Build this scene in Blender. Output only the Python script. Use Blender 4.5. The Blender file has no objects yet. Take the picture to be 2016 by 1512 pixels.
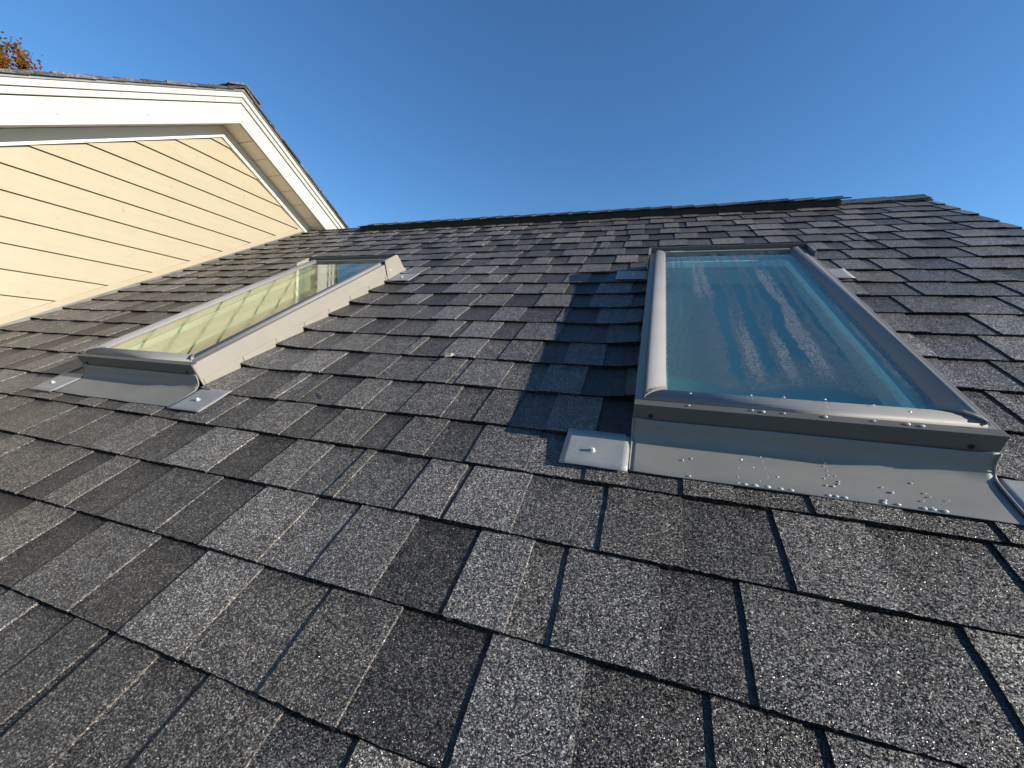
import bpy, bmesh, math, random
from mathutils import Vector, Matrix, noise

sc = bpy.context.scene
COL = sc.collection
PITCH = math.radians(29.843)
CA, SA = math.cos(PITCH), math.sin(PITCH)
Z0 = 6.0                      # height of the roof-frame origin above ground
MR = Matrix.Translation((0, 0, Z0)) @ Matrix.Rotation(PITCH, 4, 'X')   # roof frame -> world
H = 0.548                     # camera height above the roof plane
SUN = Vector((3.3, -0.134, 1.076)).normalized()
WX = -3.139                   # plane of the gable wall
SKW = 0.554                   # skylight width
RIDGE_T = 3.20

# ------------------------------------------------------------------ materials
def new_mat(name):
    m = bpy.data.materials.new(name); m.use_nodes = True
    nt = m.node_tree; nt.nodes.clear()
    out = nt.nodes.new('ShaderNodeOutputMaterial')
    return m, nt, out

class NT:
    """tiny node helper"""
    def __init__(s, nt): s.nt = nt
    def n(s, t, ins=None, **kw):
        nd = s.nt.nodes.new(t)
        for k, v in kw.items(): setattr(nd, k, v)
        for k, v in (ins or {}).items():
            if hasattr(v, 'is_output'): s.nt.links.new(v, nd.inputs[k])
            else: nd.inputs[k].default_value = v
        return nd
    def math(s, op, a, b=0.0, clamp=False):
        nd = s.n('ShaderNodeMath', {0: a, 1: b}, operation=op); nd.use_clamp = clamp; return nd.outputs[0]
    def mix(s, f, a, b, blend='MIX'):
        nd = s.n('ShaderNodeMix', data_type='RGBA', blend_type=blend)
        for k, v in ((0, f), (6, a), (7, b)):
            if hasattr(v, 'is_output'): s.nt.links.new(v, nd.inputs[k])
            else: nd.inputs[k].default_value = v if k == 0 or len(v) == 4 else (*v, 1)
        return nd.outputs[2]
    def ramp(s, f, stops):
        nd = s.n('ShaderNodeValToRGB', {0: f}); cr = nd.color_ramp
        while len(cr.elements) < len(stops): cr.elements.new(0.5)
        for e, (p, c) in zip(cr.elements, stops):
            e.position = p; e.color = (c, c, c, 1) if not hasattr(c, '__len__') else (*c, 1)
        return nd.outputs[0]
    def smooth(s, v, a, b):
        nd = s.n('ShaderNodeMapRange', {0: v, 1: a, 2: b, 3: 0.0, 4: 1.0}, interpolation_type='SMOOTHSTEP')
        return nd.outputs[0]

def principled(name, col, rough=0.5, metal=0.0, spec=0.5, var=0.08, vscale=18.0, bump=0.0, bscale=200.0, stretch=None, dirt=0.0):
    m, nt, out = new_mat(name); N = NT(nt)
    tc = N.n('ShaderNodeTexCoord').outputs['Object']
    src = tc
    if stretch:
        src = N.n('ShaderNodeMapping', {0: tc, 3: stretch}).outputs[0]
    nz = N.n('ShaderNodeTexNoise', {'Vector': src, 'Scale': vscale, 'Detail': 5.0, 'Roughness': 0.6}).outputs[0]
    f = N.ramp(nz, [(0.25, 0.0), (0.75, 1.0)])
    c = N.mix(f, tuple(x*(1-var) for x in col), tuple(min(1, x*(1+var)) for x in col))
    if dirt:
        d = N.n('ShaderNodeTexNoise', {'Vector': tc, 'Scale': 90.0, 'Detail': 6.0, 'Roughness': 0.7}).outputs[0]
        df = N.math('MULTIPLY', N.smooth(d, 0.58, 0.72), dirt)
        c = N.mix(df, c, (0.10, 0.09, 0.075))
    p = N.n('ShaderNodeBsdfPrincipled', {'Base Color': c, 'Metallic': metal, 'Specular IOR Level': spec})
    r = N.n('ShaderNodeMapRange', {0: nz, 1: 0.3, 2: 0.7, 3: rough*0.85, 4: min(1, rough*1.15)}).outputs[0]
    nt.links.new(r, p.inputs['Roughness'])
    if bump:
        bn = N.n('ShaderNodeTexNoise', {'Vector': src, 'Scale': bscale, 'Detail': 3.0}).outputs[0]
        b = N.n('ShaderNodeBump', {'Strength': bump, 'Distance': 0.002, 'Height': bn})
        nt.links.new(b.outputs[0], p.inputs['Normal'])
    nt.links.new(p.outputs[0], out.inputs[0])
    return m

def shingle_material(name, gain=1.0, tilt=0.9):
    m, nt, out = new_mat(name); N = NT(nt)
    tc = N.n('ShaderNodeTexCoord').outputs['Object']
    att = N.n('ShaderNodeAttribute', attribute_name='tone')
    sep = N.n('ShaderNodeSeparateColor', {0: att.outputs['Color']})
    tone, hue = sep.outputs[0], sep.outputs[1]
    wob = N.n('ShaderNodeTexNoise', {'Vector': tc, 'Scale': 260.0, 'Detail': 2.0}).outputs['Color']
    vv = N.n('ShaderNodeVectorMath', {0: tc, 1: N.n('ShaderNodeVectorMath', {0: wob, 1: (0.0022, 0.0022, 0.0022)}, operation='MULTIPLY').outputs[0]}, operation='ADD').outputs[0]
    vo = N.n('ShaderNodeTexVoronoi', {'Vector': vv, 'Scale': 700.0, 'Randomness': 1.0})
    vsep = N.n('ShaderNodeSeparateColor', {0: vo.outputs['Color']})
    r1, r2, r3 = vsep.outputs
    # granule brightness: many dark, some grey, few pale
    gb = N.ramp(r1, [(0.0, 0.22), (0.45, 0.62), (0.75, 1.10), (0.93, 1.7), (1.0, 3.2)])
    ns = N.n('ShaderNodeTexNoise', {'Vector': tc, 'Scale': 42.0, 'Detail': 5.0, 'Roughness': 0.65}).outputs[0]
    blot = N.n('ShaderNodeMapRange', {0: ns, 1: 0.25, 2: 0.75, 3: 0.62, 4: 1.38}).outputs[0]
    nb = N.n('ShaderNodeTexNoise', {'Vector': tc, 'Scale': 2.2, 'Detail': 3.0}).outputs[0]
    big = N.n('ShaderNodeMapRange', {0: nb, 1: 0.3, 2: 0.7, 3: 0.86, 4: 1.14}).outputs[0]
    v = N.math('MULTIPLY', N.math('MULTIPLY', tone, gb), N.math('MULTIPLY', N.math('MULTIPLY', blot, big), gain))
    sk_ = N.n('ShaderNodeTexNoise', {'Vector': N.n('ShaderNodeMapping', {0: tc, 3: (70, 9, 20)}).outputs[0], 'Scale': 1.0, 'Detail': 4.0, 'Roughness': 0.7}).outputs[0]
    v = N.math('MULTIPLY', v, N.n('ShaderNodeMapRange', {0: sk_, 1: 0.3, 2: 0.7, 3: 0.84, 4: 1.16}).outputs[0])
    cl = N.n('ShaderNodeTexNoise', {'Vector': tc, 'Scale': 170.0, 'Detail': 2.0}).outputs[0]
    v = N.math('MULTIPLY', v, N.n('ShaderNodeMapRange', {0: cl, 1: 0.3, 2: 0.7, 3: 0.72, 4: 1.28}).outputs[0])
    warm = (1.08, 1.0, 0.91); cool = (1.02, 1.0, 0.99)
    hc = N.mix(hue, warm, cool)
    hc2 = N.mix(N.math('MULTIPLY', N.math('GREATER_THAN', r2, 0.88), 0.5), hc, (1.35, 0.98, 0.70))
    col = N.n('ShaderNodeVectorMath', {0: hc2, 'Scale': v}, operation='SCALE').outputs[0]
    # facet normals of the granules
    geo = N.n('ShaderNodeNewGeometry').outputs['Normal']
    rv = N.n('ShaderNodeVectorMath', {0: vo.outputs['Color'], 1: (0.5, 0.5, 0.5)}, operation='SUBTRACT').outputs[0]
    rv = N.n('ShaderNodeVectorMath', {0: rv, 'Scale': tilt}, operation='SCALE').outputs[0]
    nn = N.n('ShaderNodeVectorMath', {0: geo, 1: rv}, operation='ADD').outputs[0]
    nn = N.n('ShaderNodeVectorMath', {0: nn}, operation='NORMALIZE').outputs[0]
    hgt = N.math('MULTIPLY', N.math('SUBTRACT', 1.0, vo.outputs['Distance']), N.math('ADD', r3, 0.35))
    bp = N.n('ShaderNodeBump', {'Strength': 0.8, 'Distance': 0.0012, 'Height': hgt, 'Normal': nn})
    p = N.n('ShaderNodeBsdfPrincipled', {'Base Color': col, 'Roughness': N.math('SUBTRACT', 0.46, N.math('MULTIPLY', N.math('GREATER_THAN', r3, 0.84), 0.24)), 'Specular IOR Level': N.math('MULTIPLY', N.math('MULTIPLY', sep.outputs[2], 2.0), N.math('ADD', 0.22, N.math('MULTIPLY', N.math('GREATER_THAN', r3, 0.84), 0.62))), 'Normal': bp.outputs[0]})
    nt.links.new(p.outputs[0], out.inputs[0])
    return m

def siding_material():
    m, nt, out = new_mat('cream_vinyl'); N = NT(nt)
    tc = N.n('ShaderNodeTexCoord').outputs['Object']
    st = N.n('ShaderNodeMapping', {0: tc, 3: (1, 1.5, 14)}).outputs[0]
    a = N.n('ShaderNodeTexNoise', {'Vector': st, 'Scale': 3.0, 'Detail': 5.0, 'Roughness': 0.6}).outputs[0]
    c = N.mix(N.ramp(a, [(0.3, 0.0), (0.7, 1.0)]), (0.290, 0.245, 0.168), (0.315, 0.267, 0.187))
    # a few small brown scuffs
    s = N.n('ShaderNodeTexNoise', {'Vector': tc, 'Scale': 26.0, 'Detail': 4.0, 'Roughness': 0.7}).outputs[0]
    c = N.mix(N.math('MULTIPLY', N.smooth(s, 0.63, 0.74), 0.45), c, (0.17, 0.115, 0.065))
    wv = N.n('ShaderNodeTexNoise', {'Vector': tc, 'Scale': 4.0, 'Detail': 2.0}).outputs[0]
    b = N.n('ShaderNodeBump', {'Strength': 0.25, 'Distance': 0.02, 'Height': wv})
    p = N.n('ShaderNodeBsdfPrincipled', {'Base Color': c, 'Roughness': 0.45, 'Specular IOR Level': 0.35, 'Normal': b.outputs[0]})
    nt.links.new(p.outputs[0], out.inputs[0])
    return m

def glass_material(name, ior, frost_amt, fog_dark, fog_pale, tint, gloss_tint, bs=0.22):
    """insulated pane: reflective tinted glass; condensation comes from the pane's 'tone' attribute"""
    m, nt, out = new_mat(name); N = NT(nt)
    tc = N.n('ShaderNodeTexCoord').outputs['Object']
    sep = N.n('ShaderNodeSeparateColor', {0: N.n('ShaderNodeAttribute', attribute_name='tone').outputs['Color']})
    clear, pale = sep.outputs[0], sep.outputs[1]
    front = N.math('SUBTRACT', 1.0, N.n('ShaderNodeNewGeometry').outputs['Backfacing'])
    fr = N.math('SUBTRACT', 1.0, clear)
    fine = N.n('ShaderNodeTexNoise', {'Vector': tc, 'Scale': 230.0, 'Detail': 3.0, 'Roughness': 0.8}).outputs[0]
    dens = N.math('ADD', N.math('MULTIPLY', N.smooth(fine, 0.36, 0.64), 0.75), 0.2)
    fmask = N.math('MULTIPLY', N.math('MULTIPLY', fr, dens), frost_amt)
    fmask = N.math('MULTIPLY', N.math('ADD', fmask, 0.03), front)
    vd = N.n('ShaderNodeTexVoronoi', {'Vector': tc, 'Scale': 75.0})
    vs = N.n('ShaderNodeSeparateColor', {0: vd.outputs['Color']})
    drop = N.math('MULTIPLY', N.math('LESS_THAN', vd.outputs['Distance'], N.math('MULTIPLY', vs.outputs[1], 0.30)), N.math('GREATER_THAN', vs.outputs[0], 0.70))
    drop = N.math('MULTIPLY', drop, N.math('MULTIPLY', clear, 1.0 if bs > 0.1 else 0.0))
    hgt = N.math('ADD', N.math('MULTIPLY', fine, 1.2), N.math('MULTIPLY', drop, 1.4))
    bump = N.n('ShaderNodeBump', {'Strength': 0.7, 'Distance': 0.002, 'Height': hgt})
    h2 = N.math('ADD', N.math('MULTIPLY', fr, 1.0), N.math('ADD', N.math('MULTIPLY', N.math('MULTIPLY', fr, fine), 0.8), N.math('MULTIPLY', drop, 1.0)))
    bsm = N.n('ShaderNodeBump', {'Strength': bs, 'Distance': 0.0012, 'Height': h2})
    fres = N.math('MULTIPLY', N.n('ShaderNodeFresnel', {'IOR': ior, 'Normal': bsm.outputs[0]}).outputs[0], front)
    rough = N.math('ADD', 0.012, N.math('MULTIPLY', fmask, 0.16))
    tr = N.n('ShaderNodeBsdfTransparent', {'Color': (*tint, 1)})
    gl = N.n('ShaderNodeBsdfAnisotropic', {'Color': (*gloss_tint, 1), 'Roughness': rough, 'Normal': bsm.outputs[0]})
    pale = N.math('MULTIPLY', pale, N.math('ADD', 0.25, N.math('MULTIPLY', N.smooth(fine, 0.40, 0.62), 0.95)))
    fcol = N.mix(pale, fog_dark, fog_pale)
    df = N.n('ShaderNodeBsdfDiffuse', {'Color': fcol, 'Normal': bump.outputs[0]})
    a = N.n('ShaderNodeMixShader', {0: fmask, 1: tr.outputs[0], 2: df.outputs[0]})
    b = N.n('ShaderNodeMixShader', {0: fres, 1: a.outputs[0], 2: gl.outputs[0]})
    nt.links.new(b.outputs[0], out.inputs[0])
    return m

def leaf_material():
    m, nt, out = new_mat('autumn_leaves'); N = NT(nt)
    att = N.n('ShaderNodeAttribute', attribute_name='tone').outputs['Color']
    d = N.n('ShaderNodeBsdfDiffuse', {'Color': att}); t = N.n('ShaderNodeBsdfTranslucent', {'Color': att})
    a = N.n('ShaderNodeMixShader', {0: 0.35, 1: d.outputs[0], 2: t.outputs[0]})
    nt.links.new(a.outputs[0], out.inputs[0])
    return m

M = {}
M['shingle'] = shingle_material('roof_granules', 0.80, 1.15)
M['felt'] = principled('roof_underlay', (0.02, 0.02, 0.022), 0.9)
M['siding'] = siding_material()
M['white'] = principled('white_trim_paint', (0.40, 0.387, 0.345), 0.4, var=0.03, vscale=6, stretch=(1, 1, 1), bump=0.05, bscale=60)
M['frieze'] = principled('white_frieze_paint', (0.62, 0.585, 0.50), 0.5, var=0.03, vscale=6)
M['soffit'] = principled('soffit_vinyl', (0.80, 0.71, 0.56), 0.5, var=0.04, vscale=5)
M['drip'] = principled('drip_edge_metal', (0.15, 0.15, 0.145), 0.4, 0.5)
M['clad'] = principled('taupe_cladding', (0.225, 0.21, 0.18), 0.42, 0.0, 0.5, var=0.04, vscale=9, bump=0.04, bscale=900)
M['bead'] = principled('grey_bead_paint', (0.205, 0.198, 0.195), 0.62, 0.0, 0.25, var=0.05, vscale=9, bump=0.05, bscale=900)
M['cap'] = principled('grey_sill_paint', (0.10, 0.098, 0.094), 0.55, 0.0, 0.25, var=0.05, vscale=9, bump=0.04, bscale=900)
M['flash'] = principled('taupe_flashing', (0.195, 0.188, 0.170), 0.60, 0.0, 0.25, var=0.09, vscale=7, bump=0.05, bscale=30, stretch=(1, 2, 1))
M['alu'] = principled('bare_aluminium', (0.255, 0.255, 0.25), 0.55, 0.1, 0.5, var=0.08, vscale=20, bump=0.06, bscale=400, dirt=0.35)
M['screw'] = principled('white_screw', (0.5, 0.49, 0.47), 0.45, 0.1)
M['dark'] = principled('black_plastic', (0.012, 0.012, 0.013), 0.5)
M['vent'] = principled('vent_plastic', (0.032, 0.033, 0.035), 0.7, var=0.2)
M['shaft'] = principled('shaft_paint', (0.50, 0.55, 0.55), 0.7, var=0.05, vscale=3)
M['inner'] = principled('inner_frame_paint', (0.72, 0.80, 0.80), 0.5, var=0.05, vscale=3)
M['blind'] = principled('pale_blind_cloth', (0.38, 0.46, 0.43), 0.8, var=0.04, vscale=3)
M['drop'] = principled('water_bead', (0.62, 0.60, 0.56), 0.08, 0.0, 1.0, var=0.02)
M['wall'] = principled('beige_wall', (0.60, 0.50, 0.36), 0.7)
M['bark'] = principled('bark', (0.10, 0.075, 0.055), 0.9, var=0.3, bump=0.5, bscale=30)
M['ground'] = principled('lawn', (0.05, 0.075, 0.025), 0.95, var=0.35, vscale=0.6)
M['leaf'] = leaf_material()
M['chip'] = principled('pale_chip', (0.45, 0.39, 0.30), 0.8)
M['twig'] = principled('dark_twig', (0.03, 0.022, 0.018), 0.8)
M['glass_r'] = glass_material('fogged_teal_glass', 1.75, 0.92, (0.060, 0.078, 0.082), (0.215, 0.205, 0.195), (0.80, 0.91, 0.90), (0.80, 0.97, 0.94))
M['glass_l'] = glass_material('fogged_reflecting_glass', 4.6, 0.5, (0.26, 0.25, 0.18), (0.38, 0.36, 0.27), (0.80, 0.84, 0.74), (1.0, 0.99, 0.89), 0.02)

# ------------------------------------------------------------------ mesh helpers
class MB:
    def __init__(s): s.v = []; s.f = []; s.t = []
    def vert(s, p, tone=None):
        s.v.append(tuple(p)); s.t.append(tone or (0.5, 0.5, 0.5)); return len(s.v)-1
    def quad(s, a, b, c, d): s.f.append((a, b, c, d))
    def poly(s, pts, tone=None):
        s.f.append(tuple(s.vert(p, tone) for p in pts))
    def box(s, x0, x1, y0, y1, z0, z1, tone=None):
        P = [s.vert(p, tone) for p in ((x0,y0,z0),(x1,y0,z0),(x1,y1,z0),(x0,y1,z0),(x0,y0,z1),(x1,y0,z1),(x1,y1,z1),(x0,y1,z1))]
        for q in ((0,3,2,1),(4,5,6,7),(0,1,5,4),(1,2,6,5),(2,3,7,6),(3,0,4,7)): s.f.append(tuple(P[i] for i in q))
    def prism(s, pts, e, tone=None):
        """closed polygon pts extruded by vector e"""
        e = Vector(e); n = len(pts)
        A = [s.vert(p, tone) for p in pts]; B = [s.vert(Vector(p)+e, tone) for p in pts]
        s.f.append(tuple(reversed(A))); s.f.append(tuple(B))
        for i in range(n): s.f.append((A[i], A[(i+1) % n], B[(i+1) % n], B[i]))
    def loft(s, rings, closed=False, caps=False, tone=None):
        idx = [[s.vert(p, tone) for p in r] for r in rings]; n = len(rings[0])
        for a, b in zip(idx, idx[1:]):
            for i in range(n if closed else n-1):
                j = (i+1) % n; s.f.append((a[i], a[j], b[j], b[i]))
        if caps: s.f.append(tuple(reversed(idx[0]))); s.f.append(tuple(idx[-1]))
    def tube(s, pts, rad, n=8, tone=None):
        rings = []
        for i, p in enumerate(pts):
            p = Vector(p); d = (Vector(pts[min(i+1, len(pts)-1)])-Vector(pts[max(i-1, 0)])).normalized()
            u = d.orthogonal().normalized(); w = d.cross(u)
            rings.append([p+(u*math.cos(2*math.pi*k/n)+w*math.sin(2*math.pi*k/n))*rad[i] for k in range(n)])
        s.loft(rings, True, True, tone)
    def build(s, name, mat, parent=None, smooth=False, tone=False, fixn=True, bevel=0.0):
        me = bpy.data.meshes.new(name); me.from_pydata(s.v, [], s.f); me.update()
        if tone:
            at = me.color_attributes.new('tone', 'FLOAT_COLOR', 'POINT')
            buf = []
            for t in s.t: buf += [t[0], t[1], t[2], 1.0]
            at.data.foreach_set('color', buf)
        if fixn:
            bm = bmesh.new(); bm.from_mesh(me)
            bmesh.ops.recalc_face_normals(bm, faces=bm.faces); bm.to_mesh(me); bm.free()
        me.materials.append(mat)
        if smooth: me.polygons.foreach_set('use_smooth', [True]*len(me.polygons))
        o = bpy.data.objects.new(name, me); COL.objects.link(o)
        if bevel:
            b = o.modifiers.new('edge', 'BEVEL'); b.width = bevel; b.segments = 2; b.limit_method = 'ANGLE'; b.angle_limit = math.radians(40)
        if parent: o.parent = parent
        return o

def empty(name, loc):
    o = bpy.data.objects.new(name, None); COL.objects.link(o); o.location = loc; return o
def tag(o, label=None, cat=None, group=None, kind=None):
    if label: o['label'] = label
    if cat: o['category'] = cat
    if group: o['group'] = group
    if kind: o['kind'] = kind
    return o
def place(o, mat, root):
    """world matrix for a part whose thing is an un-rotated Empty"""
    o.matrix_local = Matrix.Translation(-root.location) @ mat

# ------------------------------------------------------------------ the shingled roof
BUTTS = [0.0965, 0.242, 0.392, 0.534, 0.666, 0.814, 0.961, 1.100, 1.242, 1.384, 1.527, 1.662, 1.802, 1.947, 2.090, 2.232, 2.378, 2.522, 2.668, 2.815, 2.960, 3.10]
EXPO = 0.1437
LOWN = 19
BUTTS = [0.0965-EXPO*k for k in range(LOWN, 0, -1)] + BUTTS
SKY_S = [(-1.822, -1.268), (-0.0142, 0.5398)]
SKY_T = 0.680
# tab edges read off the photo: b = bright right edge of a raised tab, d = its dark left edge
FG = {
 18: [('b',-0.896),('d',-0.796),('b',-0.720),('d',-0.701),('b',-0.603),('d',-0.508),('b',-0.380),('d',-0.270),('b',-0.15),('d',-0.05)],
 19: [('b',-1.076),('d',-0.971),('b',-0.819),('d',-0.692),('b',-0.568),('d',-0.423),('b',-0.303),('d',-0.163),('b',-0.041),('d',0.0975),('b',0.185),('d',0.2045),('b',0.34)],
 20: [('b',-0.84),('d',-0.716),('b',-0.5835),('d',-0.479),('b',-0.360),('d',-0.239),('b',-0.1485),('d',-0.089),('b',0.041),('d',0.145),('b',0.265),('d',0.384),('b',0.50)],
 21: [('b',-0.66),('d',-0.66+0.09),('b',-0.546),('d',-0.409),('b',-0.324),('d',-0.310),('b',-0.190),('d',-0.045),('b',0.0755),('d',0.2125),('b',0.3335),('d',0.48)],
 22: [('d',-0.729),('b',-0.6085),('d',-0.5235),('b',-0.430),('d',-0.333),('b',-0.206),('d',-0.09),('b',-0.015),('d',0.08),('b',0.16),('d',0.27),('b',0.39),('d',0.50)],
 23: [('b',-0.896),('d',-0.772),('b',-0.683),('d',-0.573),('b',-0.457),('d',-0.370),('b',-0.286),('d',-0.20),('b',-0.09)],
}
TONE_RAISED = [0.125, 0.150, 0.180, 0.105, 0.165, 0.142]
TONE_GAP = [0.070, 0.092, 0.115, 0.058, 0.135, 0.082]

def lift(s, t):
    z = 0.0
    for a, b in SKY_S:
        if 0.62 < t < 1.95:
            d = (a-s) if s < a else (s-b if s > b else 0)
            if d < 0.13: z = max(z, 0.011*(1-d/0.13)**2)
    d = s-WX
    if d < 0.2: z = max(z, 0.008*(1-max(0, d)/0.2)**2)
    return z

def tab_segments(k, rnd, s0, s1):
    """list of (a, b, raised)"""
    if k in FG:
        ed = list(FG[k]); L = ed[0][1]; kind = ed[0][0]
    else:
        ed = []; L = rnd.uniform(-0.4, 0.4); kind = rnd.choice('bd')
        ed.append((kind, L))
    left = []; x = ed[0][1]; kd = ed[0][0]
    while x > s0:
        x -= rnd.uniform(0.075, 0.155) if rnd.random() > 0.12 else rnd.uniform(0.02, 0.05)
        kd = 'd' if kd == 'b' else 'b'; left.append((kd, x))
    right = []; x = ed[-1][1]; kd = ed[-1][0]
    while x < s1:
        x += rnd.uniform(0.075, 0.155) if rnd.random() > 0.12 else rnd.uniform(0.02, 0.05)
        kd = 'd' if kd == 'b' else 'b'; right.append((kd, x))
    ed = left[::-1]+ed+right
    out = []
    for (ka, a), (kb, b) in zip(ed, ed[1:]):
        a2, b2 = max(a, s0), min(b, s1)
        if b2-a2 > 0.004: out.append((a2, b2, ka == 'd'))
    return out

def cut(segs, holes):
    res = []
    for a, b, r in segs:
        parts = [(a, b)]
        for h0, h1 in holes:
            np_ = []
            for p0, p1 in parts:
                if h1 <= p0 or h0 >= p1: np_.append((p0, p1)); continue
                if h0 > p0: np_.append((p0, h0))
                if h1 < p1: np_.append((h1, p1))
            parts = np_
        res += [(p0, p1, r) for p0, p1 in parts if p1-p0 > 0.003]
    return res

def wav(s, t, sc_, amp, seed): return amp*noise.noise(Vector((s*sc_, t*sc_, seed)))

def build_roof_mesh():
    mb = MB()
    for k, tb in enumerate(BUTTS):
        rnd = random.Random(100+k)
        nxt = BUTTS[k+1] if k+1 < len(BUTTS) else tb+EXPO
        ex = nxt-tb
        send = 1.482+rnd.uniform(-0.004, 0.006)
        holes = [(a-0.002, b+0.002) for a, b in SKY_S] if (tb > 0.6 and tb < 1.90) else []
        segs = cut(tab_segments(k, rnd, WX+0.002, send), holes)
        vis = tb > -0.2
        step = 0.007 if vis else 0.06
        top_over = 0.05
        if k+1 == len(BUTTS): top_over = -ex+(RIDGE_T-tb)-0.002
        for a, b, raised in segs:
            base = rnd.choice(TONE_RAISED if raised else TONE_GAP)*rnd.uniform(0.85, 1.15)
            if k in FG and a > -0.10: base = 0.55*base+0.015       # darker tone stands in for shaded granule sides, seen towards the sun
            hue = min(1, max(0, rnd.gauss(0.5, 0.27)))
            rz = 0.0028 if raised else 0.0
            rb = -0.0006 if raised else 0.0004*rnd.random()
            n = max(2, int((b-a)/step)+1)
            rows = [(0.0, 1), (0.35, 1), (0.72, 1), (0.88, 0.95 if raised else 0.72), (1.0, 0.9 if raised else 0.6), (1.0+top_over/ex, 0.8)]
            grid = []
            sl, sr = rnd.uniform(-0.003, 0.003), rnd.uniform(-0.003, 0.003)
            for i in range(n+1):
                u = i/n; s = a+(b-a)*u
                jb = wav(s, tb, 3.0, 0.0028, 1.0)+wav(s, tb, 160, 0.0012, 2.0)+wav(s, tb, 420, 0.0010, 5.0)
                col = []
                for (q, dim) in rows:
                    ss = s
                    if u == 0 or u == 1:
                        ss += wav(tb+q*ex, s, 90, 0.0022, 7.0) + (sl if u == 0 else sr)*(q-0.5)
                    t = tb+q*ex+(jb+rb)*(1-min(1, q))
                    z = rz-0.0070*min(q, 1.2)+wav(s, t, 5.0, 0.0016, 3.0)+lift(s, tb+0.05)*(1-0.7*min(1, q))
                    if q == 0: z -= 0.0008
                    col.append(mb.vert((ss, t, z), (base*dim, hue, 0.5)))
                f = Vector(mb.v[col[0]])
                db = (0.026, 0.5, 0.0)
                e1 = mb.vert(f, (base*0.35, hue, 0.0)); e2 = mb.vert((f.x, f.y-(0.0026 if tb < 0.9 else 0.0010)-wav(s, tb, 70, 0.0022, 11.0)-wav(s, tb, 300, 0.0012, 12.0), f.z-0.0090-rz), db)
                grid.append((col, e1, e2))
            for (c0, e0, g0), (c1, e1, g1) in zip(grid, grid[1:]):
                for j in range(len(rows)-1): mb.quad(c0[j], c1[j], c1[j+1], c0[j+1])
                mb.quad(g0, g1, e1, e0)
            # cut side faces, slightly sloped so the lit edge shows
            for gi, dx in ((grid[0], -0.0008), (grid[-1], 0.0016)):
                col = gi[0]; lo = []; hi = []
                et = (max(base*1.25, 0.15)*rnd.uniform(0.75, 1.1), 0.12, 0.12) if raised else (base, hue, 0.5)  # pale warm tone paints sunlight onto the right edges of raised tabs
                if raised and dx < 0: et = (0.028, 0.5, 0.5)  # left edges, turned from the sun, get their shade as near-black tone
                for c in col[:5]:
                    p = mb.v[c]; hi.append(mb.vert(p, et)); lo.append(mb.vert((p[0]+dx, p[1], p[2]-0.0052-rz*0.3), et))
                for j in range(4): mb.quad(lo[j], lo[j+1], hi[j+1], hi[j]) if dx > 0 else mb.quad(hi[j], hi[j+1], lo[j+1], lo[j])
    return mb

house = tag(empty('house', (0.0, 0.0, 0.0)), 'low house wing under the dark grey shingle roof that carries both skylights', 'house')
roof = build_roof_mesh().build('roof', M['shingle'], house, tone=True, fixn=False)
place(roof, MR, house)
roof['label'] = 'dark charcoal architectural shingle roof slope with blended grey tabs'

# underlay / deck with the two openings, back slope, eave
dk = MB()
T_LO = BUTTS[0]
zt, zb = -0.0165, -0.14
def deck(a, b, t0, t1): dk.box(a, b, t0, t1, zb, zt)
h0, h1 = SKY_T+0.012, SKY_T+1.125
xs = [WX-0.1, SKY_S[0][0]+0.012, SKY_S[0][1]-0.012, SKY_S[1][0]+0.012, SKY_S[1][1]-0.012, 1.455]
deck(xs[0], xs[5], T_LO, h0); deck(xs[0], xs[5], h1, RIDGE_T-0.01)
deck(xs[0], xs[1], h0, h1); deck(xs[2], xs[3], h0, h1); deck(xs[4], xs[5], h0, h1)
o = dk.build('roof_deck', M['felt'], roof)
# back slope in roof coordinates
C2, S2 = math.cos(2*PITCH), math.sin(2*PITCH)
def back(d, h=0.0): return (RIDGE_T+d*C2+h*S2, -d*S2+h*C2)   # (t, n) at distance d down the far slope
bk = MB()
for i in range(28):
    d0 = 0.02+i*EXPO
    A = back(d0+EXPO, 0.004); B = back(d0-0.03, -0.002); A2 = back(d0+EXPO, -0.01); B2 = back(d0-0.03, -0.012)
    bk.prism([(WX-3, *A), (WX-3, *B), (WX-3, *B2), (WX-3, *A2)], (1.482-WX+3, 0, 0), (0.10+0.03*random.Random(i).random(), 0.5, 0.5))
o = bk.build('back_slope', M['shingle'], roof, tone=True)

# ridge vent with cap shingles, plain ridge caps to the right of it
V0, V1 = -2.43, 1.035
rv = MB()
prof = [(3.062, -0.004), (3.066, 0.034), (RIDGE_T-0.004, 0.018), (back(0.13, 0.036)), (back(0.135, 0.0))]
NV = 60
rings = []
for i in range(NV+1):
    s = V0+(V1-V0)*i/NV
    jz = wav(s, 0, 2.5, 0.004, 9.0)
    rings.append([(s, t, z+(jz if 0 < j < 4 else 0)) for j, (t, z) in enumerate(prof)])
rv.loft(rings, False, False)
rv.f.append(tuple(range(5))); rv.f.append(tuple(range(len(rv.v)-5, len(rv.v))))
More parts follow.
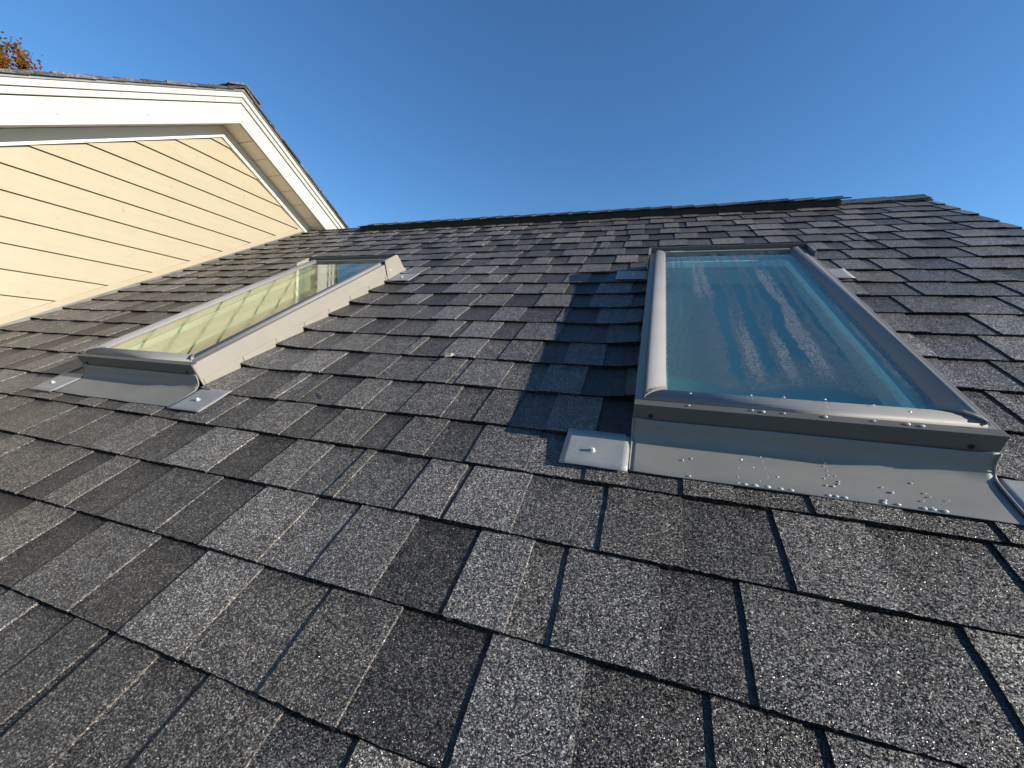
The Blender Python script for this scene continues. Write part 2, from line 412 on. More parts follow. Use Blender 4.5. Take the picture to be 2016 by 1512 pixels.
# baffle lip with slots
for i in range(int((V1-V0)/0.018)):
    s = V0+0.004+i*0.018
    jz = wav(s, 0, 2.5, 0.004, 9.0)
    rv.box(s, s+0.005, 3.0585, 3.064, 0.002, 0.030+jz)
vent = rv.build('ridge_vent', M['vent'], roof)
vent['label'] = 'black plastic ridge vent along the roof ridge'
def cap_piece(mb, s, w, z0, rnd, tf, low):
    """folded cap shingle: raised at its right (exposed) end"""
    base = rnd.choice([0.08, 0.10, 0.12, 0.07])*rnd.uniform(0.7, 1.0); hue = rnd.random()
    th = 0.006
    jz = wav(s, 0, 2.5, 0.004, 9.0)
    pf = [(tf, low), (RIDGE_T-0.02, z0-0.004), (RIDGE_T+0.005, z0), back(0.02, z0-0.008), back(0.14, low)]
    L = [(s, t, z+jz) for t, z in pf]; R_ = [(s+w, t, z+jz+0.007) for t, z in pf]
    for a in (L, R_): a[0] = (a[0][0], a[0][1]+rnd.uniform(-0.003, 0.003), a[0][2])
    Lb = [(x, y, z-th) for x, y, z in L]; Rb = [(x, y, z-th) for x, y, z in R_]
    tn = (base, hue, 0.5)
    for q in range(4):
        mb.poly([L[q], R_[q], R_[q+1], L[q+1]], tn); mb.poly([Lb[q], Rb[q], Rb[q+1], Lb[q+1]], tn)
        mb.poly([R_[q], Rb[q], Rb[q+1], R_[q+1]], tn); mb.poly([L[q], Lb[q], Lb[q+1], L[q+1]], tn)
    mb.poly([L[0], R_[0], Rb[0], Lb[0]], (0.03, 0.5, 0.5))
    mb.poly([L[4], R_[4], Rb[4], Lb[4]], (0.03, 0.5, 0.5))
cp = MB(); rnd = random.Random(5)
s = V0-0.01; 
while s < V1-0.03:
    cap_piece(cp, s, 0.17+(0.012 if s+0.17 > V1 else 0), 0.028, rnd, 3.054, 0.041); s += 0.139
o = cp.build('ridge_cap', M['shingle'], vent and roof, tone=True); o['label'] = 'overlapping cap shingles laid over the ridge vent'
cp = MB(); s = V1+0.004
while s < 1.47:
    cap_piece(cp, s, min(0.26, 1.484-s), 0.009, rnd, 3.115, 0.003); s += 0.22
o = cp.build('ridge_cap', M['shingle'], roof, tone=True); o['label'] = 'flat cap shingles on the bare ridge end right of the vent'
# rake board and walls of the low wing
rk = MB()
rk.box(1.435, 1.458, T_LO, RIDGE_T-0.03, -0.20, -0.014)
rk.build('rake_board', M['white'], roof)
def W(s, t, n=0.0): return MR @ Vector((s, t, n))
hw = MB()
e = W(0, T_LO+0.35, -0.16); rg = W(0, RIDGE_T, -0.16); yb = rg.y+(rg.y-e.y)
hw.prism([(1.25, e.y, 0), (1.25, e.y, e.z), (1.25, rg.y, rg.z), (1.25, yb, e.z), (1.25, yb, 0)], (-0.12, 0, 0))
hw.box(WX, 1.25-0.121, e.y, e.y+0.12, 0, e.z)
hw.box(WX, 1.25-0.121, yb-0.12, yb, 0, e.z)
place(hw.build('wall', M['wall'], house), Matrix(), house)

# ------------------------------------------------------------------ skylights
CLEARS = [(0.098, 0.118, 0.30), (0.235, 0.252, 0.42), (0.402, 0.416, 0.22), (0.545, 0.560, 0.28), (0.70, 0.712, 0.45), (0.855, 0.872, 0.2), (0.05, 0.085, 0.74), (0.14, 0.205, 0.60), (0.29, 0.385, 0.02), (0.435, 0.525, 0.06), (0.585, 0.665, 0.10), (0.725, 0.775, 0.36), (0.80, 0.845, 0.10), (0.885, 0.98, -0.1)]
def sst(x, a, b):
    t = min(1, max(0, (x-a)/(b-a))); return t*t*(3-2*t)
def make_pane(w, L, zt, variant, seed):
    """pane with a fine top grid; vertex colour R = wiped clear by a run of water, G = heavy pale fog"""
    mb = MB(); x0, x1, y0, y1 = 0.050, w-0.050, 0.050, L-0.014
    za, zb = zt+0.0012, zt-0.006
    nx, ny = (250, 480) if variant else (60, 120)
    gx0, gx1, gy0, gy1 = 0.058, w-0.058, 0.058, L-0.030
    nz = lambda x, y, q: noise.noise(Vector((x, y, q+seed)))
    for j in range(ny+1):
        y = y0+(y1-y0)*j/ny; v = (y-gy0)/(gy1-gy0)
        for i in range(nx+1):
            x = x0+(x1-x0)*i/nx; u = (x-gx0)/(gx1-gx0)
            if variant:
                rag = 0.022*nz(x*16, y*9, 1)+0.017*nz(x*60, y*42, 2)+0.013*nz(x*170, y*120, 3)
                uu = u+rag+0.02*nz(0.3, y*3.0, 4)
                c = 0.0
                for k, (a, b, ve) in enumerate(CLEARS):
                    wid = (b-a)*(0.85+0.35*nz(k*3.1, y*5, 5))*(1-0.25*sst(1-v, 0.3, 1.0))
                    m = (a+b)/2
                    e = 1-sst(abs(uu-m), wid*0.5-0.004, wid*0.5+0.004)
                    e *= sst(v+0.08*nz(x*30, y*6, 6), ve, ve+0.06)
                    e *= 1-0.75*sst(v+0.03*nz(x*40, 0, 7), 0.955, 0.965)*(1 if k < 12 else 0)
                    c = max(c, e)
                c = max(c, 1-sst(v+0.05*nz(x*14, y*4, 8), 0.015, 0.05))
                hv = sst(0.5+0.5*nz(x*7, y*2.2, 9), 0.40, 0.75)*0.22
                for m, hw, v0, v1 in ((0.685, 0.045, 0.08, 0.80), (0.41, 0.03, 0.04, 0.35), (0.555, 0.03, 0.05, 0.30), (0.25, 0.06, 0.5, 0.95), (0.41, 0.02, 0.8, 0.97), (0.56, 0.02, 0.8, 0.96), (0.69, 0.02, 0.85, 0.96)):
                    hv = max(hv, (1-sst(abs(u+rag*0.45-m), hw*0.5, hw*1.3))*sst(v, v0-0.04, v0+0.10)*(1-sst(v, v1-0.1, v1+0.05)))
                tn = (c, hv, 0.5)
            else:
                r_ = 0.5+0.5*nz(x*12, y*5, 2)
                tn = (sst(r_, 0.35, 0.75), 0.3+0.4*nz(x*8, y*3, 3), 0.5)
            mb.vert((x, y, za), tn)
    for j in range(ny):
        for i in range(nx):
            p = j*(nx+1)+i; mb.f.append((p, p+1, p+nx+2, p+nx+1))
    c = [(x0, y0), (x1, y0), (x1, y1), (x0, y1)]
    mb.poly([(x, y, zb) for x, y in reversed(c)], (1, 0, 0.5))
    for (ax, ay), (bx, by) in zip(c, c[1:]+c[:1]):
        mb.poly([(ax, ay, zb), (bx, by, zb), (bx, by, za), (ax, ay, za)], (1, 0, 0.5))
    return mb

def make_skylight(s0, variant, label):
    L = 1.135; w = SKW; zt = 0.079
    M0 = MR @ Matrix.Translation((s0, SKY_T, 0))
    # body: flank cladding with step flashing
    b = MB()
    for x0, x1, sg in ((0.0, 0.004, -1), (w-0.004, w, 1)):
        b.box(x0, x1, 0.0005, L, -0.03, zt)
        # top ledge
        if sg < 0: b.box(x1, 0.0165, 0.016, L, zt-0.004, zt)
        else: b.box(w-0.0165, x0, 0.016, L, zt-0.004, zt)
        # step flashing upstand at the foot
        for i in range(8):
            y0 = -0.004+i*0.142
            xx = (x0-0.0022-0.0006*(i % 2), x0) if sg < 0 else (x1, x1+0.0022+0.0006*(i % 2))
            b.box(*xx, y0+0.012, y0+0.150, -0.03, 0.0265+0.0008*(i % 3))
    b.box(0.004, w-0.004, L-0.03, L-0.004, -0.03, zt-0.002)
    b.box(0.0045, w-0.0045, 0.016, 0.03, -0.03, 0.070)     # front curb, set back under the sill
    sk = b.build('skylight', M['clad'], house, bevel=0.0008)
    sk.matrix_local = Matrix.Translation(-house.location) @ M0
    sk['label'] = label
    P = lambda mb, nm, mt, **k: mb.build(nm, mt, sk, **k)
    # sill cap: front board with a small top ledge
    c = MB(); zl = 0.0295
    c.prism([(-0.001, -0.0015, zl), (-0.001, -0.0015, zt+0.0003), (-0.001, 0.0165, zt+0.0003), (-0.001, 0.0165, zt-0.003), (-0.001, 0.003, zt-0.004), (-0.001, 0.003, zl)], (w+0.002, 0, 0))
    cap = P(c, 'sill_cover', M['cap'], bevel=0.001)
    for x in (0.032, w-0.036):
        h = MB(); n = 12
        h.loft([[(x+r*math.cos(2*math.pi*k/n), yy, 0.054+r*math.sin(2*math.pi*k/n)) for k in range(n)] for r, yy in ((0.0046, -0.0012), (0.0044, -0.0034), (0.0022, -0.0040), (0.0018, -0.0022))], True, True)
        P(h, 'screw', M['dark'], smooth=False)
    # glazing bead: mitred profile round three sides (d inward from edge, z)
    prof = [(0.0168, zt-0.006), (0.0170, zt+0.004), (0.0190, zt+0.0078), (0.0235, zt+0.0102), (0.031, zt+0.0112), (0.040, zt+0.0102), (0.048, zt+0.0076), (0.0555, zt+0.0042), (0.058, zt+0.0022), (0.058, zt-0.006)]
    top = L-0.012
    for sg in (0, 1):
        m_ = MB()
        X = (lambda d: d) if sg == 0 else (lambda d: w-d)
        m_.loft([[(X(d), d+0.0008, z) for d, z in prof], [(X(d), top, z) for d, z in prof]], True, True)
        ob = P(m_, 'glazing_bead', M['bead'], smooth=False, bevel=0)
        for p in ob.data.polygons: p.use_smooth = len(p.vertices) == 4
        # raised end rim over the mitre
        r_ = MB()
        rp = [(d, z+0.0030) for d, z in prof[1:-1]]
        off = 0.0075
        r_.loft([[(X(d), d-0.0012, z-0.002) for d, z in rp], [(X(d), d-0.0012, z) for d, z in rp], [(X(d), d+off, z) for d, z in rp], [(X(d), d+off, z-0.004) for d, z in rp]], False, False)
        P(r_, 'corner_rim', M['bead'])
    m_ = MB()
    m_.loft([[(d+0.0002, d, z-0.0012) for d, z in prof], [(w-d-0.0002, d, z-0.0012) for d, z in prof]], True, True)
    ob = P(m_, 'glazing_bead', M['bead'])
    for p in ob.data.polygons: p.use_smooth = len(p.vertices) == 4
    # dark gasket gap in front of the bottom bead
    g = MB(); g.box(0.017, w-0.017, 0.0168, 0.019, zt-0.010, zt-0.0035)
    P(g, 'gasket', M['dark'])
    # pane
    pane = P(make_pane(w, L, zt, variant, s0), 'glass_pane', M['glass_r' if variant else 'glass_l'], tone=True, fixn=False)
    # inner sash + light shaft
    f = MB()
    for (d, z0, z1) in ((0.052, 0.030, 0.052),):
        wd = 0.012
        f.box(d, d+wd, d, L-d, z0, z1); f.box(w-d-wd, w-d, d, L-d, z0, z1)
        f.box(d+wd, w-d-wd, d, d+wd, z0, z1); f.box(d+wd, w-d-wd, L-d-wd, L-d, z0, z1)
    P(f, 'inner_frame', M['inner'])
    f = MB(); a0, b0 = 0.02, 0.026
    y0, y1 = 0.031, L-0.035
    f.box(a0, b0, y0, y1, -0.60, 0.066); f.box(w-b0, w-a0, y0, y1, -0.60, 0.066)
    f.box(b0, w-b0, y0, y0+0.006, -0.60, 0.066); f.box(b0, w-b0, y1-0.006, y1, -0.60, 0.066)
    f.box(a0, w-a0, y0, y1, -0.61, -0.601)
    P(f, 'light_shaft', M['shaft'])
    f = MB(); f.box(b0+0.001, w-b0-0.001, y0+0.007, y1-0.007, -0.050, -0.047)
    P(f, 'blind', M['blind'])
    # sill flashing (apron) curving up behind the sill cover
    ap = MB(); rows = []
    NX = 60
    path = [(-0.1085, 0.0012), (-0.107, 0.0040), (-0.085, 0.0044), (-0.060, 0.0050), (-0.040, 0.0056), (-0.028, 0.0066), (-0.020, 0.0095), (-0.0135, 0.0145), (-0.009, 0.0220), (-0.006, 0.0310), (-0.0045, 0.046)]
    for i in range(NX+1):
        x = 0.0008+(w-0.0016)*i/NX
        ed = min(1, min(i, NX-i)/4)
        r_ = []
        for j, (y, z) in enumerate(path):
            buck = wav(x, y, 6.0, 0.0022, 4.0+s0)*(1 if j < 5 else 0.3)
            yy = y+(0.0085 if j > 4 else 0)*0
            r_.append((x, yy+wav(x, 0, 9, 0.002, 8.0+s0)*(j < 2), max(0.0025, z+buck)+0.003*(1-ed)*(j > 5)))
        rows.append(r_)
    ap.loft(rows)
    o = P(ap, 'sill_flashing', M['flash'], smooth=True)
    sm = o.modifiers.new('sheet', 'SOLIDIFY'); sm.thickness = 0.0012
    # rolled seams at both ends of the apron
    for x in (-0.0005, w+0.0005):
        t_ = MB(); t_.tube([(x, y, z+0.0012) for y, z in path[1:]], [0.0020]*len(path[1:]), 8)
        P(t_, 'flashing_seam', M['flash'], smooth=True)
    # side wings of the sill flashing, upper flashing tabs, each with a screw
    def sheet(xa, xb, ya, yb, z, nm):
        sm_ = MB(); nx, ny = 10, 6
        sm_.loft([[(xa+(xb-xa)*i/nx, ya+(yb-ya)*j/ny, z+wav(xa+i*0.02, ya+j*0.02, 9.0, 0.0012, 6.0)) for j in range(ny+1)] for i in range(nx+1)])
        o = P(sm_, nm, M['alu'], smooth=True)
        q = o.modifiers.new('sheet', 'SOLIDIFY'); q.thickness = 0.001; q.offset = 1
    def screw(x, y, z):
        h = MB(); n = 6
        def ring(r, zz, k_=n, ph=0): return [(x+r*math.cos(2*math.pi*k/k_+ph), y+r*math.sin(2*math.pi*k/k_+ph), zz) for k in range(k_)]
        h.loft([ring(0.0065, z, 12), ring(0.0065, z+0.0012, 12), ring(0.0042, z+0.0018, 12)], True, True)
        h.loft([ring(0.0040, z+0.0018), ring(0.0040, z+0.0062), ring(0.0032, z+0.0070)], True, True)
        P(h, 'screw', M['screw'])
    sheet(-0.131, -0.0025, -0.1155, -0.009, 0.0062, 'flashing_wing'); sheet(w+0.0025, w+0.131, -0.1155, -0.009, 0.0062, 'flashing_wing')
    screw(-0.072, -0.072, 0.0075); screw(w+0.066, -0.068, 0.0075)
    sheet(-0.131, -0.003, 0.997, 1.108, 0.0078, 'flashing_tab'); sheet(w+0.003, w+0.135, 0.997, 1.108, 0.0078, 'flashing_tab')
    screw(-0.062, 1.045, 0.009); screw(w+0.068, 1.045, 0.009)
    # head flashing: lip across the top, plates wrapped on both flanks, sheet curling down to the roof
    hd = MB()
    yh = L-0.012
    lp = MB(); lp.box(-0.0035, w+0.0035, yh, yh+0.0025, 0.03, zt+0.0215); P(lp, 'head_lip', M['cap'])  # darker than the side plates: the lip's shade is put into its colour
    hp = [(yh+0.0027, zt+0.0205), (yh+0.020, zt+0.0175), (yh+0.033, 0.070), (yh+0.040, 0.045), (yh+0.050, 0.022), (yh+0.066, 0.008), (yh+0.12, 0.0035)]
    hd.loft([[(x, y, z) for y, z in hp] for x in (-0.005, w*0.5, w+0.005)])
    for xa, xb in ((-0.0065, -0.0042), (w+0.0042, w+0.0065)):
        pts = [(xa, yh-0.110, 0.004), (xa, yh-0.096, zt+0.019), (xa, yh+0.004, zt+0.0205), (xa, yh+0.020, zt+0.0175), (xa, yh+0.033, 0.070), (xa, yh+0.040, 0.045), (xa, yh+0.050, 0.022), (xa, yh+0.066, 0.008), (xa, yh+0.066, 0.002)]
        hd.prism(pts, (xb-xa, 0, 0))
        hd.box(min(xa, xb)+(0.0023 if xa < 0 else -0.006), max(xa, xb)+(0.006 if xa < 0 else -0.0023), yh-0.096, yh, zt+0.0165, zt+0.019)
    P(hd, 'head_flashing', M['clad'], bevel=0.0006)
    for x, sg in ((-0.0066, -1), (w+0.0066, 1)):
        h = MB(); n = 10
        h.loft([[(x+sg*xx, yh-0.075+r*math.cos(2*math.pi*k/n), 0.045+r*math.sin(2*math.pi*k/n)) for k in range(n)] for r, xx in ((0.006, 0), (0.006, 0.001), (0.0036, 0.0015), (0.0034, 0.005))], True, True)
        P(h, 'screw', M['screw'])
    # black end seal between bead end and head
    g = MB(); g.box(0.016, 0.056, L-0.0119, L-0.0121+0.0001, zt-0.004, zt+0.0)
    # head strip just above the glass
    g = MB(); g.box(0.052, w-0.052, L-0.030, L-0.0125, zt+0.0014, zt+0.0055)
    P(g, 'head_strip', M['bead'])
    if variant:
        g = MB(); g.box(0.075, 0.128, L-0.028, L-0.017, zt+0.0057, zt+0.0062)
        o = P(g, 'sticker', M['screw']); o['label'] = 'small white sticker on the head strip'
    return sk

skl = make_skylight(SKY_S[0][0], 0, 'skylight nearer the cream gable wall, its glass reflecting the yellow siding')
skr = make_skylight(SKY_S[1][0], 1, 'skylight with teal fogged glass streaked by condensation and water beads on its sill')

# water drops on the right skylight (coordinates in roof frame)
APD = [(0.095,0.623),(0.08,0.616),(0.179,0.636),(0.212,0.649),(0.214,0.638),(0.215,0.62),(0.215,0.599),(0.234,0.63),(0.239,0.632),(0.231,0.603),(0.201,0.587),(0.172,0.614),(0.168,0.59),(0.196,0.619),(0.178,0.575),(0.167,0.576),(0.193,0.576),(0.212,0.576),(0.231,0.576),(0.246,0.576),(0.09,0.577),(0.308,0.644),(0.312,0.652),(0.31,0.634),(0.309,0.624),(0.301,0.614),(0.319,0.623),(0.321,0.611),(0.3,0.598),(0.31,0.598),(0.319,0.605),(0.298,0.576),(0.308,0.576),(0.32,0.576),(0.424,0.629),(0.379,0.61),(0.389,0.601),(0.373,0.581),(0.37,0.576),(0.388,0.576),(0.424,0.591),(0.437,0.602),(0.434,0.609),(0.458,0.599),(0.42,0.576),(0.431,0.576),(0.445,0.576),(0.43,0.579)]
FRD = [(0.088,0.719,1),(0.194,0.728,1),(0.194,0.716,0),(0.192,0.703,0),(0.248,0.73,1),(0.245,0.712,0),(0.313,0.733,1),(0.311,0.723,0),(0.309,0.708,0),(0.382,0.726,1),(0.379,0.712,0),(0.428,0.714,1),(0.449,0.724,0),(0.304,0.689,2),(0.373,0.689,1),(0.418,0.688,2),(0.436,0.686,2),(0.209,0.688,2),(0.242,0.689,1),(0.192,0.690,1),(0.085,0.688,1)]
wd = MB(); rnd = random.Random(11)
def dropm(x, y, z, r, el=1.0):
    n = 8
    rings = []
    for k, ph in enumerate((0, 25, 50, 72)):
        c_, s_ = math.cos(math.radians(ph)), math.sin(math.radians(ph))
        rings.append([(x+r*c_*el*math.cos(2*math.pi*i/n), y+r*c_*math.sin(2*math.pi*i/n), z+r*0.65*s_) for i in range(n)])
    wd.loft(rings, True, False); wd.f.append(tuple(range(len(wd.v)-n, len(wd.v))))
s0 = SKY_S[1][0]
for x, y in APD:
    edge = y < 0.578
    z = 0.0046 if edge else 0.0052+max(0, (y-0.63))*0.1
    dropm(x-s0, y-SKY_T, z, rnd.uniform(0.0015, 0.0030) if edge else rnd.uniform(0.0011, 0.0024), 1.35 if edge else 1)
for x, y, q in FRD:
    d = y-SKY_T
    z = 0.0795 if d < 0.017 else 0.0872 if d > 0.024 else 0.084
    dropm(x-s0, d, z+0.001, (0.0012, 0.0021, 0.0031)[q], 1.1)
wdo = wd.build('water_droplets', M['drop'], skr, smooth=True); tag(wdo, 'scattered clear water beads on the sill and its flashing', kind='stuff')

# ------------------------------------------------------------------ taller gabled house on the left
gh = tag(empty('gabled_house', (-5.5, 0.0, 0.0)), 'taller gabled house with cream lap siding and broad white fascia', 'house')
AY, AZ = 1.940, 2.098+Z0       # apex of the soffit line on the wall plane
TP = math.tan(PITCH)
OV = WX+0.205                  # fascia plane
def soff(y): return AZ-abs(y-AY)*TP
WY0, WY1 = -4.2, 2*AY+4.2
roofz = lambda y: Z0+y*TP      # plane of the low roof in world
LAP = 0.131; PH = 1.836+Z0
# wall core
wl = MB()
def wall_poly(x, th, inset):
    return [(x, WY0, 0), (x, WY0, soff(WY0)-inset), (x, AY, AZ-inset), (x, WY1, soff(WY1)-inset), (x, WY1, 0)]
wl.prism(wall_poly(WX-0.03, 0, 0.0), (-0.1, 0, 0))
# side and back walls
wl.box(-8.5, WX-0.131, WY0, WY0+0.1, 0, soff(WY0)-0.02); wl.box(-8.5, WX-0.131, WY1-0.1, WY1, 0, soff(WY1)-0.02)
# lap courses
kmax = int((AZ-PH)/LAP)+2
for k in range(-60, kmax):
    z0 = PH+k*LAP; z1 = z0+LAP
    if z1 < 0.1: continue
    # usable y range at both heights (below the frieze, above the low roof trim)
    def rng(z):
        d = (AZ-0.01-z)/TP
        return max(WY0, AY-d), min(WY1, AY+d)
    a0, b0 = rng(z0); a1, b1 = rng(z1)
    if b0-a0 < 0.02: continue
    if b1 < a1: a1 = b1 = AY
    xb, xt = WX+0.0160, WX+0.0015
    P1 = [(xb, a0, z0), (xb, b0, z0), (xt, b1, z1-0.001), (xt, a1, z1-0.001)]
    wl.poly(P1)
    wl.poly([(xb, a0, z0), (xb, b0, z0), (WX-0.002, b0, z0+0.001), (WX-0.002, a0, z0+0.001)])
o = wl.build('wall', M['siding'], gh, fixn=True); place(o, Matrix(), gh)
def gpart(mb, nm, mt, **k):
    o = mb.build(nm, mt, gh, **k); o.matrix_local = Matrix.Translation(-gh.location); return o
# base trim along the low roof
ys = (T_LO*CA, 2.745)
bt = MB()
def bpl(y, h): return roofz(y)+h
bt.prism([(WX+0.001, ys[0], bpl(ys[0], 0.012)), (WX+0.001, ys[1], bpl(ys[1], 0.012)), (WX+0.001, ys[1], bpl(ys[1], 0.052)), (WX+0.001, ys[0], bpl(ys[0], 0.052))], (0.0155, 0, 0))
gpart(bt, 'base_trim', M['siding'], bevel=0.0015)
bt = MB()
bt.prism([(WX+0.0175, ys[0], bpl(ys[0], -0.005)), (WX+0.0175, ys[1], bpl(ys[1], -0.005)), (WX+0.0175, ys[1], bpl(ys[1], 0.0155)), (WX+0.0175, ys[0], bpl(ys[0], 0.0155))], (0.003, 0, 0))
gpart(bt, 'step_flashing', M['drip'])
# frieze, soffit, fascia bands, drip edge on both rakes
def band(sg, x0, x1, lo, hi, y_end, mb=None):
    """board following the rake between vertical offsets lo..hi from the soffit line; mitred at the apex"""
    mb = mb or MB()
    ye = AY+sg*y_end
    pts = [(x0, AY, AZ+lo), (x0, ye, soff(ye)+lo), (x0, ye, soff(ye)+hi), (x0, AY, AZ+hi)]
    mb.prism(pts, (x1-x0, 0, 0)); return mb
for sg, ye in ((-1, 5.9), (1, 5.9)):
    gpart(band(sg, WX-0.001, WX+0.028, -0.086, -0.002, ye), 'frieze_board', M['frieze'], bevel=0.0015)
    so = MB()
    d = 0.0
    pw = 0.1245
    while d < ye:
        d1 = min(ye, d+pw-0.007)
        ya, yb_ = AY+sg*d, AY+sg*d1
        so.prism([(WX+0.002, ya, soff(ya)), (WX+0.002, yb_, soff(yb_)), (WX+0.002, yb_, soff(yb_)+0.01), (WX+0.002, ya, soff(ya)+0.01)], (OV-WX-0.004, 0, 0))
        d += pw
    ya, yb_ = AY+sg*0.001, AY+sg*ye
    so.prism([(WX+0.002, ya, soff(ya)+0.0105), (WX+0.002, yb_, soff(yb_)+0.0105), (WX+0.002, yb_, soff(yb_)+0.02), (WX+0.002, ya, soff(ya)+0.02)], (OV-WX-0.004, 0, 0))
    gpart(so, 'soffit', M['soffit'])
    fb = band(sg, OV-0.02, OV, -0.008, 0.1285, ye)
    # nail heads at the places the boards were fixed
    NAILS = [(0.979, 0.046), (1.373, 0.045), (0.55, 0.05), (0.15, 0.045)] if sg < 0 else [(1.953, 0.075), (1.958, 0.026), (1.950, 0.012), (2.343, 0.022), (2.676, 0.016)]
    for y, dz in NAILS:
        nh = MB(); n = 8; z = soff(y)+dz
        nh.loft([[(OV+xx, y+q*math.cos(2*math.pi*k/n), z+q*math.sin(2*math.pi*k/n)) for k in range(n)] for q, xx in ((0.0042, -0.0005), (0.0038, 0.0012))], True, True)
        gpart(nh, 'nail', M['drip'])
    gpart(fb, 'fascia_board', M['white'], bevel=0.001)
    gpart(band(sg, OV-0.02, OV+0.010, 0.1345, 0.1685, ye), 'rake_trim', M['white'], bevel=0.002)
    gpart(band(sg, OV-0.02, OV+0.020, 0.1725, 0.206, ye), 'rake_trim', M['white'], bevel=0.002)
    gpart(band(sg, OV-0.02, OV+0.026, 0.2075, 0.226, ye-0.0), 'drip_edge', M['drip'], bevel=0.001)
    # shingled slope: stepped courses
    rf = MB(); n_c = int(5.95/(EXPO*CA))
    rn = random.Random(20+sg)
    for i in range(n_c):
        d0 = 0.0+i*EXPO*CA; d1 = d0+EXPO*CA
        ya, yb_ = AY+sg*max(0.0, d0-0.05), AY+sg*d1
        xo = OV+0.040+rn.uniform(-0.003, 0.004)
        x = -8.6
        zA = soff(ya)+0.229+0.004; zB = soff(yb_)+0.229+0.014
        if i == 0: zA += 0.014
        while x < xo:
            x1 = min(xo, x+rn.uniform(0.08, 0.17)) if x > -5 else min(xo, x+1.2)
            r_ = rn.random() > 0.5; dz = 0.002*r_
            tn = (rn.choice(TONE_RAISED if r_ else TONE_GAP), rn.random(), 0.5)
            rf.prism([(x, ya, zA+dz), (x, yb_, zB+dz), (x, yb_, zB-0.018), (x, ya, zA-0.012)], (x1-x, 0, 0), tn)
            x = x1
    # deck under it
    ya, yb_ = AY, AY+sg*5.9
    rf.prism([(OV-0.022, ya, AZ+0.226), (OV-0.022, yb_, soff(yb_)+0.2265), (OV-0.022, yb_, soff(yb_)+0.15), (OV-0.022, ya, AZ+0.15)], (-8.5-OV, 0, 0), (0.05, 0.5, 0.5))
    gpart(rf, 'roof', M['shingle'], tone=True)
# ridge caps of the gabled house
rc = MB(); rn = random.Random(8); x = -8.5
while x < OV+0.03:
    wd_ = 0.16; x1 = min(OV+0.046, x+wd_); z = AZ+0.229+0.022
    tn = (rn.choice(TONE_RAISED), rn.random(), 0.5)
    sec = lambda xx, dz: [(xx, AY-0.12, z-0.12*TP+dz+0.008), (xx, AY-0.02, z-0.004+dz), (xx, AY+0.02, z-0.004+dz), (xx, AY+0.12, z-0.12*TP+dz+0.008), (xx, AY+0.12, z-0.12*TP+dz), (xx, AY, z-0.008+dz), (xx, AY-0.12, z-0.12*TP+dz)]
    rc.loft([sec(x, 0.0), sec(x1, 0.007)], True, True, tn); x += 0.135
gpart(rc, 'ridge_cap', M['shingle'], tone=True)

# ------------------------------------------------------------------ small litter on the roof
ch = MB(); rnd = random.Random(2)
ch.prism([(0, 0, 0), (0.020, 0.004, 0.002), (0.026, 0.013, 0.005), (0.014, 0.010, 0.006), (0.004, 0.008, 0.003)], (0.0, 0.001, 0.004))
o = ch.build('shingle_chip', M['chip']); o.matrix_world = MR @ Matrix.Translation((-0.578, 0.945, 0.0055)); tag(o, 'tiny pale torn shingle chip lying at a shingle edge', 'debris')
tw = MB(); tw.tube([(0, 0, 0), (0.004, 0.014, 0.004), (0.002, 0.030, 0.010)], [0.0016, 0.0019, 0.0010], 6)
o = tw.build('twig', M['twig']); o.matrix_world = MR @ Matrix.Translation((-0.815, 0.69, 0.006)); tag(o, 'short dark twig stuck on a shingle below the left skylight', 'twig')

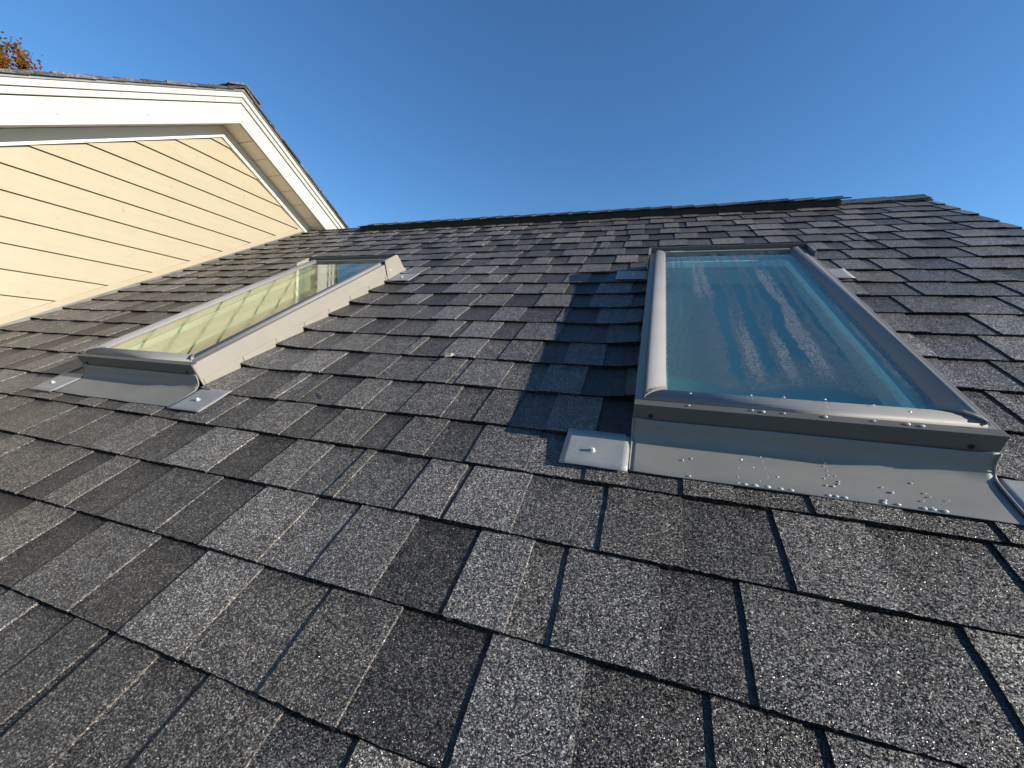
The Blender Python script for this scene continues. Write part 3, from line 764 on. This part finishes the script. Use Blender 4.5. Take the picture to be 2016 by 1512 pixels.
# ------------------------------------------------------------------ tree behind the gable
def make_tree(base, height, rad, seed):
    rn = random.Random(seed)
    t = tag(empty('maple_tree', base), 'tree with red, orange and olive autumn leaves showing above the white gable', 'tree')
    tr = MB()
    tr.tube([(0, 0, 0), (0.05, 0.02, height*0.25), (-0.04, 0.05, height*0.5), (0.02, 0, height*0.75), (0, 0, height*0.97)], [0.24, 0.19, 0.14, 0.08, 0.02], 10)
    tips = []
    for i in range(34):
        h = height*(0.32+0.64*i/34); ang = i*2.4+rn.uniform(-0.3, 0.3)
        ln = rad*(1.05-0.75*max(0, (h/height-0.55)/0.45))*rn.uniform(0.7, 1.05)
        d = Vector((math.cos(ang), math.sin(ang), 0.75))
        p0 = Vector((0, 0, h)); p1 = p0+d*ln*0.5; p2 = p0+Vector((d.x, d.y, 0.55))*ln
        p2.z = min(p2.z, height*1.0)
        tr.tube([p0, p1, p2], [0.05, 0.03, 0.008], 6)
        for f in (0.45, 0.6, 0.75, 0.9, 1.0):
            c = p0.lerp(p1, f*2) if f < 0.5 else p1.lerp(p2, (f-0.5)*2)
            tips.append((c, 0.42))
            for q in range(2):
                e_ = c+Vector((rn.uniform(-1, 1), rn.uniform(-1, 1), rn.uniform(-0.2, 0.9)))*0.55
                tr.tube([c, c.lerp(e_, 0.5)+Vector((0, 0, 0.04)), e_], [0.014, 0.009, 0.004], 4); tips.append((e_, 0.34))
    o = tr.build('trunk', M['bark'], t)
    lf = MB()
    pal = [(0.30, 0.045, 0.03), (0.36, 0.08, 0.03), (0.34, 0.13, 0.03), (0.30, 0.19, 0.04), (0.20, 0.17, 0.035), (0.13, 0.15, 0.035)]
    for c, r in tips:
        inner = 1-min(1, Vector((c.x, c.y, 0)).length/(rad*0.9))
        for q in range(190):
            d = Vector((rn.gauss(0, 1), rn.gauss(0, 1), rn.gauss(0, 0.8)))*r*0.42
            p = c+d
            sel = min(5, max(0, int(rn.gauss(2.0+2.5*inner, 1.4)))); col = Vector(pal[sel])*rn.uniform(0.4, 0.95)
            u = Vector((rn.uniform(-1, 1), rn.uniform(-1, 1), rn.uniform(-1, 1))).normalized(); v = u.orthogonal().normalized()
            a = rn.uniform(0.032, 0.056); b = a*0.62
            lf.poly([p-u*a, p+v*b, p+u*a*1.1, p-v*b], tuple(col))
    lf.build('crown', M['leaf'], t, tone=True, fixn=False)
    return t

# ------------------------------------------------------------------ camera
Rc = [[0.9471408344302537, 0.30348242839172385, -0.10403199225346567], [0.07533449000891256, -0.5255936121025045, -0.8473936921715542], [-0.31184764608677107, 0.7947639716132733, -0.5206738663075341]]
FPX = 787.677
right, down, fwd = (Vector(r) for r in Rc)
R3 = Matrix.Rotation(PITCH, 3, 'X')
cm = Matrix((R3 @ right, R3 @ -down, R3 @ -fwd)).transposed().to_4x4()
cam_loc = MR @ Vector((0, 0, H))
cam = bpy.data.cameras.new('camera'); co = bpy.data.objects.new('camera', cam); COL.objects.link(co)
co.matrix_world = Matrix.Translation(cam_loc) @ cm
cam.sensor_width = 36; cam.lens = 36*FPX/2016; cam.clip_start = 0.02; cam.clip_end = 3000
sc.camera = co
def px_dir(x, y):
    d = (R3 @ right)*(x-1008)+(R3 @ down)*(y-756)+(R3 @ fwd)*FPX
    return d.normalized()
# tree placed so its right upper shoulder shows over the gable
TD = 21.0
tp = cam_loc+px_dir(-128, 40)*TD
make_tree((tp.x, tp.y, 0.0), tp.z+0.45, 2.6, 4)

# ------------------------------------------------------------------ ground
g = MB(); g.poly([(-900, -900, 0), (900, -900, 0), (900, 900, 0), (-900, 900, 0)])
o = g.build('ground', M['ground']); tag(o, 'flat grass ground around the houses', 'ground', kind='structure')
o.location.z = -0.004

# ------------------------------------------------------------------ light
world = bpy.data.worlds.new('World'); sc.world = world; world.use_nodes = True
nt = world.node_tree; nt.nodes.clear(); N = NT(nt)
el = math.asin(SUN.z); az = math.atan2(SUN.x, SUN.y)
sky = N.n('ShaderNodeTexSky', sky_type='NISHITA', sun_disc=False, sun_elevation=el, sun_rotation=az, altitude=100.0, air_density=1.05, dust_density=0.05, ozone_density=5.0)
hs = N.n('ShaderNodeHueSaturation', {'Saturation': 1.09, 'Value': 1.0, 'Color': sky.outputs[0]})
bg = N.n('ShaderNodeBackground', {'Color': hs.outputs[0], 'Strength': 0.105})
wo = N.n('ShaderNodeOutputWorld'); nt.links.new(bg.outputs[0], wo.inputs[0])
sl = bpy.data.lights.new('sun', 'SUN'); sl.energy = 5.0; sl.angle = math.radians(0.53); sl.color = (1.0, 0.925, 0.80)
so = bpy.data.objects.new('sun', sl); COL.objects.link(so)
so.rotation_euler = (-SUN).to_track_quat('-Z', 'Y').to_euler(); so.location = (20, 0, 20)
vs = sc.view_settings; vs.view_transform = 'Standard'; vs.look = 'None'; vs.gamma = 1.0; vs.exposure = 0.82; vs.use_curve_mapping = False
sc.cycles.max_bounces = 8; sc.cycles.transparent_max_bounces = 8
